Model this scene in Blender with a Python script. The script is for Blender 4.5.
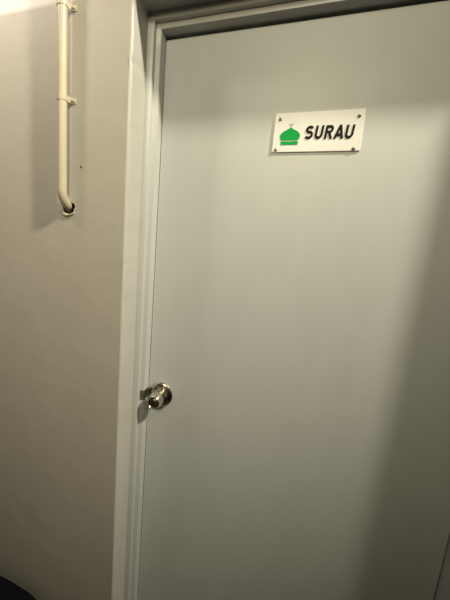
import bpy, bmesh, math, random
from math import sin, cos, pi
from mathutils import Matrix, Vector, noise
random.seed(4)
S = bpy.context.scene
for o in list(bpy.data.objects): bpy.data.objects.remove(o, do_unlink=True)
C = S.collection

# ------------------------------------------------------------------ camera
cd = bpy.data.cameras.new('camera'); cam = bpy.data.objects.new('camera', cd); C.objects.link(cam)
cd.sensor_fit = 'VERTICAL'; cd.sensor_height = 36; cd.lens = 36 * 305.344 / 600; cd.shift_x = 45.35 / 600; cd.shift_y = -15.04 / 600; cd.clip_start = .02
ex, ey, ez = -0.16450, -0.06518, 0.31747
Mx = Matrix.Rotation(ez, 4, 'Z') @ Matrix.Rotation(ex, 4, 'X') @ Matrix.Rotation(ey, 4, 'Y') @ Matrix.Rotation(pi / 2, 4, 'X')
cam.matrix_world = Matrix.Translation((.38911, -.91089, 1.54746)) @ Mx
S.camera = cam

# ------------------------------------------------------------------ world, lights, exposure
w = bpy.data.worlds.new('world'); S.world = w; w.use_nodes = True
w.node_tree.nodes['Background'].inputs[0].default_value = (1, .85, .66, 1)
w.node_tree.nodes['Background'].inputs[1].default_value = .03
def lamp(name, loc, az, down, half, power, col, rad):
    d = bpy.data.lights.new(name, 'SPOT'); d.energy = power; d.color = col
    d.spot_size = 2 * half; d.spot_blend = 1; d.shadow_soft_size = rad
    o = bpy.data.objects.new(name, d); C.objects.link(o); o.location = loc
    o.rotation_euler = Vector((cos(down) * cos(az), cos(down) * sin(az), -sin(down))).to_track_quat('-Z', 'Y').to_euler()
    return o
lamp('right_track_lamp', (2.15, -.835, 3.67), 2.8, .672, .545, 620, (1, .91, .68), .10)
lamp('rear_low_lamp', (.426, -2.329, 2.48), 1.743, .166, .698, 50, (1, .82, .5), .15)
lamp('rear_high_lamp', (.426, -2.3, 2.85), 1.743, .28, .698, 97, (1, .945, .66), .15)
lamp('left_corner_lamp', (-.9, -.6, 2.8), 1.2, .6, .8, 70, (1, .86, .74), .08)
S.view_settings.view_transform = 'Standard'; S.view_settings.look = 'None'
S.view_settings.gamma = 1; S.view_settings.use_curve_mapping = False
S.view_settings.exposure = 0

# ------------------------------------------------------------------ materials
def srgb(r, g, b):
    f = lambda c: (c / 255 / 12.92) if c / 255 <= .04045 else ((c / 255 + .055) / 1.055) ** 2.4
    return (f(r), f(g), f(b), 1)
def mat(name, col, rough=.5, metal=0, var=0.0, vscale=6, stretch=(1, 1, 1), bump=0.0, bscale=60, spec=.5, col2=None):
    m = bpy.data.materials.new(name); m.use_nodes = True; nt = m.node_tree; N = nt.nodes; L = nt.links
    b = N['Principled BSDF']
    b.inputs['Roughness'].default_value = rough; b.inputs['Metallic'].default_value = metal
    b.inputs['Specular IOR Level'].default_value = spec
    tc = N.new('ShaderNodeTexCoord'); mp = N.new('ShaderNodeMapping'); L.new(tc.outputs['Object'], mp.inputs[0])
    mp.inputs['Scale'].default_value = stretch
    n = N.new('ShaderNodeTexNoise'); n.inputs['Scale'].default_value = vscale; n.inputs['Detail'].default_value = 6
    L.new(mp.outputs[0], n.inputs[0])
    r = N.new('ShaderNodeValToRGB'); c2 = col2 or tuple(c * (1 - var) for c in col[:3]) + (1,)
    r.color_ramp.elements[0].position = .3; r.color_ramp.elements[1].position = .7
    r.color_ramp.elements[0].color = c2; r.color_ramp.elements[1].color = col
    L.new(n.outputs[0], r.inputs[0]); L.new(r.outputs[0], b.inputs['Base Color'])
    if bump:
        n2 = N.new('ShaderNodeTexNoise'); n2.inputs['Scale'].default_value = bscale; n2.inputs['Detail'].default_value = 4
        L.new(mp.outputs[0], n2.inputs[0])
        bp = N.new('ShaderNodeBump'); bp.inputs['Strength'].default_value = bump; bp.inputs['Distance'].default_value = .01
        L.new(n2.outputs[0], bp.inputs['Height']); L.new(bp.outputs[0], b.inputs['Normal'])
    return m
def wall_material():
    m = mat('taupe_wall_paint', srgb(170, 166, 159), .62, var=.05, vscale=3, bump=.17, bscale=12, spec=.35)
    nt = m.node_tree; N = nt.nodes; L = nt.links; b = N['Principled BSDF']
    ramp = b.inputs['Base Color'].links[0].from_node
    # white painted upper band of the wall, wavering brushed edge
    g = N.new('ShaderNodeNewGeometry'); sp = N.new('ShaderNodeSeparateXYZ'); L.new(g.outputs['Position'], sp.inputs[0])
    mr = N.new('ShaderNodeMapRange'); mr.inputs[1].default_value = 2.140; mr.inputs[2].default_value = 2.154
    L.new(sp.outputs[2], mr.inputs[0])
    mx = N.new('ShaderNodeMix'); mx.data_type = 'RGBA'
    L.new(mr.outputs[0], mx.inputs[0]); L.new(ramp.outputs[0], mx.inputs[6]); mx.inputs[7].default_value = srgb(214, 208, 206)
    L.new(mx.outputs[2], b.inputs['Base Color'])
    return m
M = {}
M['wall'] = wall_material()
M['reveal'] = mat('cream_gloss_paint', srgb(171, 170, 167), .42, var=.05, vscale=8, stretch=(1, 1, .3), bump=.06, bscale=25)
M['frame'] = mat('grey_green_frame_paint', srgb(168, 171, 172), .38, var=.06, vscale=12, stretch=(1, 1, .2), bump=.03, bscale=40)
M['door'] = mat('grey_green_door_paint', srgb(181, 185, 186), .45, var=.05, vscale=5, stretch=(2.2, 1, .35), bump=.02, bscale=30)
M['pipe'] = mat('cream_pipe_paint', srgb(180, 171, 154), .4, var=.04, vscale=14, bump=.03, bscale=40)
M['plaster'] = mat('rough_plaster', srgb(168, 160, 142), .8, var=.15, vscale=40, bump=.3, bscale=90)
M['hole'] = mat('raw_masonry', srgb(86, 76, 58), .9, var=.4, vscale=60, bump=.4, bscale=90)
M['ceil'] = mat('white_ceiling_paint', srgb(205, 198, 182), .8, var=.03)
M['floor'] = mat('grey_cement_floor', srgb(70, 64, 55), .6, var=.12, vscale=3, bump=.05)
M['steel'] = mat('satin_stainless_steel', srgb(205, 200, 188), .2, 1, var=.06, vscale=30, stretch=(1, 1, 6))
M['dsteel'] = mat('tarnished_steel', srgb(150, 144, 126), .4, 1, var=.2, vscale=40)
M['brass'] = mat('worn_key_brass', srgb(150, 138, 112), .35, 1, var=.2, vscale=60)
M['dark'] = mat('black_keyway', srgb(16, 15, 13), .6)
M['sign'] = mat('white_acrylic', srgb(212, 212, 213), .4, var=.01)
M['green'] = mat('green_vinyl', srgb(0, 156, 70), .6, var=.04, vscale=20, spec=.15)
M['grey'] = mat('grey_green_ink', srgb(150, 168, 146), .5)
M['black'] = mat('black_vinyl', srgb(18, 17, 16), .6, var=.1, spec=.15)
M['screw'] = mat('screw_metal', srgb(150, 142, 126), .4, 1, var=.2, vscale=80)
M['navy'] = mat('navy_cloth', srgb(10, 11, 23), .95, var=.25, vscale=25, bump=.35, bscale=160, spec=.1)
M['lamp'] = mat('white_lamp_metal', srgb(225, 222, 214), .5)

# ------------------------------------------------------------------ mesh helpers
def obj(name, bm, m, parent=None, smooth=False, rad=None):
    bmesh.ops.recalc_face_normals(bm, faces=bm.faces)
    me = bpy.data.meshes.new(name); bm.to_mesh(me); bm.free()
    o = bpy.data.objects.new(name, me); C.objects.link(o)
    for x in (m if isinstance(m, (list, tuple)) else [m]): me.materials.append(x)
    if parent: o.parent = parent; o.matrix_parent_inverse = parent.matrix_world.inverted()
    if smooth: me.shade_smooth()
    if rad: me.set_sharp_from_angle(angle=rad)
    return o
def tag(o, label, cat=None, kind=None, group=None):
    o['label'] = label
    if cat: o['category'] = cat
    if kind: o['kind'] = kind
    if group: o['group'] = group
    return o
def box(bm, lo, hi, bev=0, seg=2):
    vs = [bm.verts.new((lo[0] if i & 1 == 0 else hi[0], lo[1] if i & 2 == 0 else hi[1], lo[2] if i & 4 == 0 else hi[2])) for i in range(8)]
    fs = [bm.faces.new([vs[i] for i in f]) for f in ((0, 2, 3, 1), (4, 5, 7, 6), (0, 1, 5, 4), (2, 6, 7, 3), (0, 4, 6, 2), (1, 3, 7, 5))]
    if bev:
        es = {e for f in fs for e in f.edges}
        bmesh.ops.bevel(bm, geom=list(es), offset=bev, segments=seg, profile=.5, affect='EDGES')
def lathe(bm, prof, origin, axis='y', n=40):
    """prof: (distance out of the door towards the viewer, radius)"""
    rings = []
    for d, r in prof:
        rings.append([bm.verts.new((origin[0] + r * cos(2 * pi * k / n), origin[1] - d, origin[2] + r * sin(2 * pi * k / n))) for k in range(n)] if r > 1e-6
                     else [bm.verts.new((origin[0], origin[1] - d, origin[2]))])
    for a, b in zip(rings, rings[1:]):
        for k in range(n):
            j = (k + 1) % n
            if len(a) == 1 and len(b) == 1: continue
            if len(a) == 1: bm.faces.new((a[0], b[k], b[j]))
            elif len(b) == 1: bm.faces.new((a[k], b[0], a[j]))
            else: bm.faces.new((a[k], b[k], b[j], a[j]))
def tube(bm, pts, r, n=20, cap=True):
    pts = [Vector(p) for p in pts]; rings = []; up = Vector((1, 0, 0))
    for i, p in enumerate(pts):
        t = (pts[min(i + 1, len(pts) - 1)] - pts[max(i - 1, 0)]).normalized()
        u = (up - t * up.dot(t)).normalized(); v = t.cross(u)
        rr = r[i] if isinstance(r, list) else r
        rings.append([bm.verts.new(p + (u * cos(2 * pi * k / n) + v * sin(2 * pi * k / n)) * rr) for k in range(n)])
    for a, b in zip(rings, rings[1:]):
        for k in range(n):
            j = (k + 1) % n; bm.faces.new((a[k], a[j], b[j], b[k]))
    if cap: bm.faces.new(rings[0]); bm.faces.new(rings[-1][::-1])
def sweep_u(bm, prof, x0, x1, z0, z1, nz=1, jit=None, mi=0):
    """profile of (outward offset, y) swept up the left jamb, over the head and down the right jamb, mitred"""
    path = [(x0, -1, 0, z0 + (z1 - z0) * k / nz) for k in range(nz)] + [(x0, -1, 1, z1), (x1, 1, 1, z1)] + \
           [(x1, 1, 0, z1 - (z1 - z0) * (k + 1) / nz) for k in range(nz)]
    rings = []
    for (x, sx, sz, z) in path:
        ring = []
        for i, (o, y) in enumerate(prof):
            p = Vector((x + sx * o, y, z + sz * o))
            if jit: p += jit(i, p, sx, sz)
            ring.append(bm.verts.new(p))
        rings.append(ring)
    for a, b in zip(rings, rings[1:]):
        for i in range(len(prof) - 1):
            f = bm.faces.new((a[i], a[i + 1], b[i + 1], b[i])); f.material_index = mi
    return rings
def ribbon(bm, pts, wd, y0, y1, T):
    """flat stroke of width wd along pts (x, z), mitred, extruded from y0 to y1; T maps (x, z) to the world"""
    L = []; R = []
    pts = [q for i, q in enumerate(pts) if not i or (Vector(q) - Vector(pts[i - 1])).length > 1e-4]
    n = len(pts)
    for i in range(n):
        p = Vector(pts[i]); a = Vector(pts[max(i - 1, 0)]); b = Vector(pts[min(i + 1, n - 1)])
        d0 = (p - a).normalized() if i else (b - p).normalized()
        d1 = (b - p).normalized() if i < n - 1 else d0
        n0 = Vector((-d0.y, d0.x)); n1 = Vector((-d1.y, d1.x)); m = (n0 + n1).normalized()
        k = wd / 2 / max(.45, m.dot(n0)); L.append(p + m * k); R.append(p - m * k)
    prism(bm, [T(*q) for q in L + R[::-1]], y0, y1)
def prism(bm, poly, y0, y1):
    a = [bm.verts.new((x, y0, z)) for x, z in poly]; b = [bm.verts.new((x, y1, z)) for x, z in poly]
    n = len(poly)
    es = []
    for ring in (a, b):
        ee = [bm.edges.new((ring[i], ring[(i + 1) % n])) for i in range(n)]
        bmesh.ops.triangle_fill(bm, use_beauty=True, edges=ee)
    for i in range(n):
        j = (i + 1) % n; bm.faces.new((a[i], a[j], b[j], b[i]))

# ------------------------------------------------------------------ setting
W, H, YW = .9, 2.106, -.135            # clear door opening and the wall's front face
RV = .0350                             # the reveal stands this far outside the opening
X0, X1, YB, ZC = -2.2, 3.2, -3.2, 3.95
PX, PZ = -.232, 1.604                  # where the pipe enters the wall

bm = bmesh.new()
bev = .008
prof = [(RV + bev, YW), (RV + bev * .55, YW + bev * .1), (RV + bev * .15, YW + bev * .45), (RV, YW + bev), (RV, -.06), (RV, .05)]
def jit(i, p, sx, sz):
    if 1 <= i <= 3 and not sz:
        a = noise.noise(Vector((p.z * 16, i * .3, sx * 3))) * .0026 + noise.noise(Vector((p.z * 60, i, sx))) * .0009
        c = noise.noise(Vector((p.z * 30, 7, sx)));  a += max(0, c - .3) * .009
        return Vector((-a, -a * .8, 0)) if sx < 0 else Vector((a, -a * .8, 0))
    return Vector((0, 0, 0))
rings = sweep_u(bm, prof, 0, W, 0, H, 260, jit, 1)
for f in bm.faces: f.smooth = True
arris = [r[0] for r in rings]
out = [bm.verts.new(p) for p in ((X1, YW, 0), (X1, YW, ZC), (X0, YW, ZC), (X0, YW, 0))]
loop = arris + out
edges = []
for a, b in zip(loop, loop[1:] + loop[:1]):
    edges.append(bm.edges.get((a, b)) or bm.edges.new((a, b)))
hole = []
for k in range(28):
    t = 2 * pi * k / 28
    r = .0190 + .004 * noise.noise(Vector((cos(t) * 1.7, sin(t) * 1.7, 2)))
    hole.append(bm.verts.new((PX + .004 + r * 1.1 * cos(t), YW, PZ + r * 1.05 * sin(t))))
hed = [bm.edges.new((hole[k], hole[(k + 1) % 28])) for k in range(28)]
bmesh.ops.triangle_fill(bm, use_beauty=True, edges=edges + hed)
# ragged hole for the pipe, sunk into the wall
hb = [bm.verts.new((v.co.x, YW + .035, v.co.z)) for v in hole]
for k in range(28):
    j = (k + 1) % 28; f = bm.faces.new((hole[k], hole[j], hb[j], hb[k])); f.material_index = 2
f = bm.faces.new(hb); f.material_index = 2
wf = obj('wall_front', bm, [M['wall'], M['reveal'], M['hole']])
tag(wf, 'taupe painted plaster wall with a white upper band and cream door reveal', 'wall', 'structure')
# lump of patching plaster under the pipe hole: part of the wall
bm = bmesh.new()
pts = []; rr = []
for k in range(15):
    t = pi * (1.03 + .80 * k / 14); s = sin(pi * k / 14)
    r = .0235 + .0012 * noise.noise(Vector((k * .9, 3, 1)))
    pts.append((PX + .002 + r * 1.18 * cos(t), YW - .0005, PZ + .001 + r * sin(t)))
    rr.append(.0016 + .0035 * s ** .7 + .0012 * noise.noise(Vector((k * .6, 0, 5))))
tube(bm, pts, rr, 12)
obj('plaster_lip', bm, M['plaster'], wf, smooth=True)
bm = bmesh.new()   # shallow raised specks of old filler and a dark nail hole
for (x, z, r) in ((-.186, 1.719, .0032),):
    lathe(bm, [(0, r), (.0012, r * .8), (.0016, 0)], (x, YW, z), n=10)
obj('nail_head', bm, M['hole'], wf, smooth=True)

def slab(name, lo, hi, m, label, cat):
    b = bmesh.new(); box(b, lo, hi); return tag(obj(name, b, m), label, cat, 'structure')
slab('floor', (X0, YB, -.1), (X1, .05, 0), M['floor'], 'grey cement corridor floor', 'floor')
slab('ceiling', (X0, YB, ZC), (X1, .05, ZC + .1), M['ceil'], 'white painted corridor ceiling', 'ceiling')
slab('wall_back', (X0, YB - .1, 0), (X1, YB, ZC), M['wall'], 'taupe corridor wall facing the door', 'wall')
slab('wall_left', (X0 - .1, YB, 0), (X0, .05, ZC), M['wall'], 'taupe end wall far left of the door', 'wall')
slab('wall_right', (X1, YB, 0), (X1 + .1, .05, ZC), M['wall'], 'taupe end wall far right of the door', 'wall')

# door frame: rebated steel profile swept round the opening
c = .0012
FS, FF = -.035, -.050               # the two steps of the frame's face
prof = [(0, .05), (0, FS + c), (c, FS), (.0155 - c * .3, FS), (.0155, FS - c * .3), (.0155, FF + c), (.0155 + c, FF),
        (.0353, FF), (.0353, .05)]
bm = bmesh.new(); sweep_u(bm, prof, 0, W, 0, H, 40)
fr = obj('trim_1', bm, M['frame'], smooth=True, rad=math.radians(50))
tag(fr, 'grey green painted steel door frame with a stepped profile', 'door frame', 'structure')
bm = bmesh.new()   # closing stop behind the leaf
sweep_u(bm, [(0, .0415), (-.012, .0415), (-.012, .05)], 0, W, 0, H, 1)
obj('door_stop', bm, M['frame'], fr)
KX, KZ = .0469, 1.0043
bm = bmesh.new()   # worn strike plate wrapped over the jamb edge beside the knob
box(bm, (-.0010, FS - .0008, KZ - .017), (.0010, -.004, KZ + .017), .0005)
box(bm, (-.0150, FS - .0010, KZ - .017), (.0008, FS + .0004, KZ + .017), .0005)
obj('strike_plate', bm, M['dsteel'], fr)

# door leaf
bm = bmesh.new(); box(bm, (.0016, 0, .006), (W - .003, .04, 2.097), .0012, 1)
door = obj('door_1', bm, M['door'])
tag(door, 'plain grey green painted flush door carrying the sign and a steel knob', 'door', 'structure')
# knob: rosette, ball and key cylinder
bm = bmesh.new()
lathe(bm, [(0, .0405), (.0015, .0432), (.0040, .0436), (.0070, .0412), (.0092, .035), (.0100, .028), (.0096, .021), (.0110, .0165),
           (.018, .0150), (.022, .0152), (.0250, .0185), (.028, .0238), (.034, .0258), (.044, .0252), (.054, .0232), (.0610, .0212),
           (.0640, .0195), (.0645, .0180), (.0630, .0170), (.0612, .0165), (.0610, .0)], (KX, 0, KZ), n=56)
knob = obj('door_knob', bm, M['steel'], door, smooth=True, rad=math.radians(38))
knob['label'] = 'round satin steel knob on a dished rosette'
bm = bmesh.new()
lathe(bm, [(.0606, .0122), (.0640, .0120), (.0648, .0112), (.0648, 0)], (KX, 0, KZ), n=32)
cyl = obj('key_cylinder', bm, M['brass'], knob, smooth=True, rad=math.radians(38))
bm = bmesh.new(); box(bm, (KX - .0013, -.0653, KZ - .0065), (KX + .0013, -.0646, KZ + .0065))
box(bm, (KX - .0030, -.0653, KZ + .0010), (KX + .0022, -.0647, KZ + .0035))
obj('keyway', bm, M['dark'], knob)

# ------------------------------------------------------------------ sign on the door
SX, SZ, SW, SH, ST = .4354, 1.8313, .2135, .0986, .004
sign = bpy.data.objects.new('door_sign', None); C.objects.link(sign); sign.location = (SX, 0, SZ); sign.empty_display_size = .05
tag(sign, 'white acrylic SURAU name plate with a green dome, screwed to the door', 'sign')
bpy.context.view_layer.update()
bm = bmesh.new(); box(bm, (SX - SW / 2, -ST, SZ - SH / 2), (SX + SW / 2, -.0001, SZ + SH / 2), .0012, 2)
obj('plate', bm, M['sign'], sign)
for x, z in ((-.0930, .0340), (.094, .0325), (-.0965, -.0425), (.0915, -.0440)):
    bm = bmesh.new(); lathe(bm, [(ST - .0002, .0044), (ST + .0012, .0042), (ST + .0022, .0028), (ST + .0025, 0)], (SX + x, 0, SZ + z), n=20)
    s = obj('screw', bm, M['screw'], sign, smooth=True, rad=math.radians(40))
    bm = bmesh.new(); a = random.uniform(0, pi)
    q = [Vector((u, v)) for u, v in ((-.0034, -.0004), (.0034, -.0004), (.0034, .0004), (-.0034, .0004))]
    prism(bm, [(SX + x + p.x * cos(a) - p.y * sin(a), SZ + z + p.x * sin(a) + p.y * cos(a)) for p in q], -ST - .0026, -ST - .0018)
    obj('screw_slot', bm, M['dark'], s)
# letters: drawn as strokes in a 1 x 1.3 cell
def arc(cx, cz, rx, rz, a0, a1, n=12):
    return [(cx + rx * cos(math.radians(a0 + (a1 - a0) * k / n)), cz + rz * sin(math.radians(a0 + (a1 - a0) * k / n))) for k in range(n + 1)]
wd = .26
GL = {'S': [arc(.46, .93, .31, .245, 25, 270, 16) + arc(.46, .40, .33, .285, 90, -155, 16)],
      'U': [[(.15, 1.3), (.15, .42)] + arc(.46, .42, .31, .30, 180, 360, 12) + [(.77, .42), (.77, 1.3)]],
      'R': [[(.15, 0), (.15, 1.3)], [(.1, 1.185), (.5, 1.185)] + arc(.5, .92, .26, .265, 90, -90, 10) + [(.5, .655), (.1, .655)], [(.44, .66), (.80, 0)]],
      'A': [[(.07, 0), (.47, 1.3)], [(.47, 1.3), (.87, 0)], [(.2, .36), (.74, .36)]]}
LH = .0325; k = LH / 1.3
xs = -.0285; pitch = .0236; wsc = .0216
for i, ch in enumerate('SURAU'):
    bm = bmesh.new()
    def T(x, z, i=i): return (SX + xs + i * pitch + x * wsc + z * k * .10, SZ - .0180 - i * .0004 + z * k)
    for j, st in enumerate(GL[ch]):
        ribbon(bm, st, wd, -ST - .0016 - j * .00004, -ST + .0003, T)
    obj('letter', bm, M['black'], sign)
# green dome
bm = bmesh.new()
half = [(0, .0145), (.0030, .0105), (.0085, .0072), (.0155, .0038), (.0212, -.0004), (.0247, -.0055), (.0253, -.0105), (.0238, -.0155), (.0212, -.0196)]
poly = [(SX - .0640 + x, SZ + z) for x, z in half] + [(SX - .0640 - x, SZ + z) for x, z in half[:0:-1]]
prism(bm, poly, -ST - .0010, -ST + .0003)
dome = obj('dome_emblem', bm, M['green'], sign); dome['label'] = 'green onion dome'
bm = bmesh.new()
prism(bm, [(SX - .0640 + x, SZ + z) for x, z in ((-.0222, -.0222), (.0222, -.0222), (.0215, -.0306), (-.0215, -.0306))], -ST - .0010, -ST + .0003)
obj('dome_base', bm, M['green'], dome)
bm = bmesh.new()   # slim crescent and its staff
T = lambda x, z: (SX - .0628 + x, SZ + .0018 + z)
cres = arc(0, .0215, .0058, .0055, 200, 395, 14) + arc(.0012, .0228, .0046, .0044, 390, 205, 14)
prism(bm, [T(*p) for p in cres], -ST - .0009, -ST + .0003)
ribbon(bm, [(-.0008, .0128), (.0, .0168)], .0016, -ST - .0009, -ST + .0003, T)
obj('crescent', bm, M['grey'], dome)

# ------------------------------------------------------------------ pipe on the wall
pipe = bpy.data.objects.new('wall_pipe', None); C.objects.link(pipe); pipe.location = (PX, YW, PZ); pipe.empty_display_size = .05
tag(pipe, 'cream painted conduit pipe running down the wall and bending into a ragged hole', 'pipe')
bpy.context.view_layer.update()
YP = YW - .0240; PR = .0132; BR = .046
pts = [(PX, YP, z) for z in (ZC - .001, 2.9, 2.2, 1.9, 1.75, PZ + BR + .002)]
for q in range(1, 15):
    t = q / 14 * math.radians(62)
    pts.append((PX, YP + BR * (1 - cos(t)), PZ + BR + .002 - BR * sin(t)))
d = Vector(pts[-1]) - Vector(pts[-2]); d.normalize()
pts.append(tuple(Vector(pts[-1]) + d * .018)); 
bm = bmesh.new(); tube(bm, pts, PR, 28)
tb = obj('tube', bm, M['pipe'], pipe, smooth=True)
def clip(z):
    bm = bmesh.new()
    n = 14; r0, r1, hh = PR + .0002, PR + .0013, .0075
    prof = []
    for q in range(n + 1):
        a = math.radians(200 + 160 * q / n); prof.append((cos(a), sin(a)))
    ri = [(PX + x * r0, YP + y * r0) for x, y in prof]; ro = [(PX + x * r1, YP + y * r1) for x, y in prof]
    poly = ro + [(PX + r1, YW - .003), (PX + .028, YW - .003), (PX + .028, YW - .0003), (PX + r0, YW - .0003)] + ri[::-1]
    a = [bm.verts.new((x, y, z - hh)) for x, y in poly]; b = [bm.verts.new((x, y, z + hh)) for x, y in poly]
    for ring in (a, b):
        bmesh.ops.triangle_fill(bm, use_beauty=True, edges=[bm.edges.new((ring[i], ring[(i + 1) % len(ring)])) for i in range(len(ring))])
    for i in range(len(poly)):
        j = (i + 1) % len(poly); bm.faces.new((a[i], a[j], b[j], b[i]))
    cl = obj('saddle_clip', bm, M['pipe'], pipe)
    bm = bmesh.new(); lathe(bm, [(.0028, .0050), (.0060, .0046), (.0078, .0024), (.0080, 0)], (PX + .0205, YW, z), n=16)
    obj('screw', bm, M['pipe'], cl, smooth=True, rad=math.radians(40))
clip(1.895); clip(2.124)

# ------------------------------------------------------------------ navy cloth heap made up in place of an unidentified dark shape
bm = bmesh.new()
bmesh.ops.create_icosphere(bm, subdivisions=6, radius=1)
BX, BY, BRx, BRy, BRz = -.445, -.41, .445, .25, .36      # a slumped heap, lower towards the door
for v in bm.verts:
    p = v.co.copy()
    ang = math.atan2(p.y, p.x); up = max(p.z, -.5)
    crease = abs(noise.noise(Vector((p.x * 1.7 + p.z, p.y * 1.7, p.z * 1.1)) * 1.6)) ** .6
    fold = .05 * noise.noise(p * 1.6) - .07 * (1 - crease) * .5 + .012 * noise.noise(p * 7) + .02 * sin(ang * 6 + p.z * 3) * (1 - abs(p.z))
    s = 1 + fold + .14 * max(0, -p.z)
    v.co = Vector((BX + p.x * BRx * s, BY + p.y * BRy * s, max(0, (up + .5) / 1.5 * BRz * (1 + fold) * (1 - .22 * p.x)) if p.z > -.5 else 0))
bn = obj('cloth_stand_in', bm, M['navy'], smooth=True)
tag(bn, 'dark navy cloth heap standing in for an unidentified dark shape in the bottom left corner below the pipe', 'cloth')
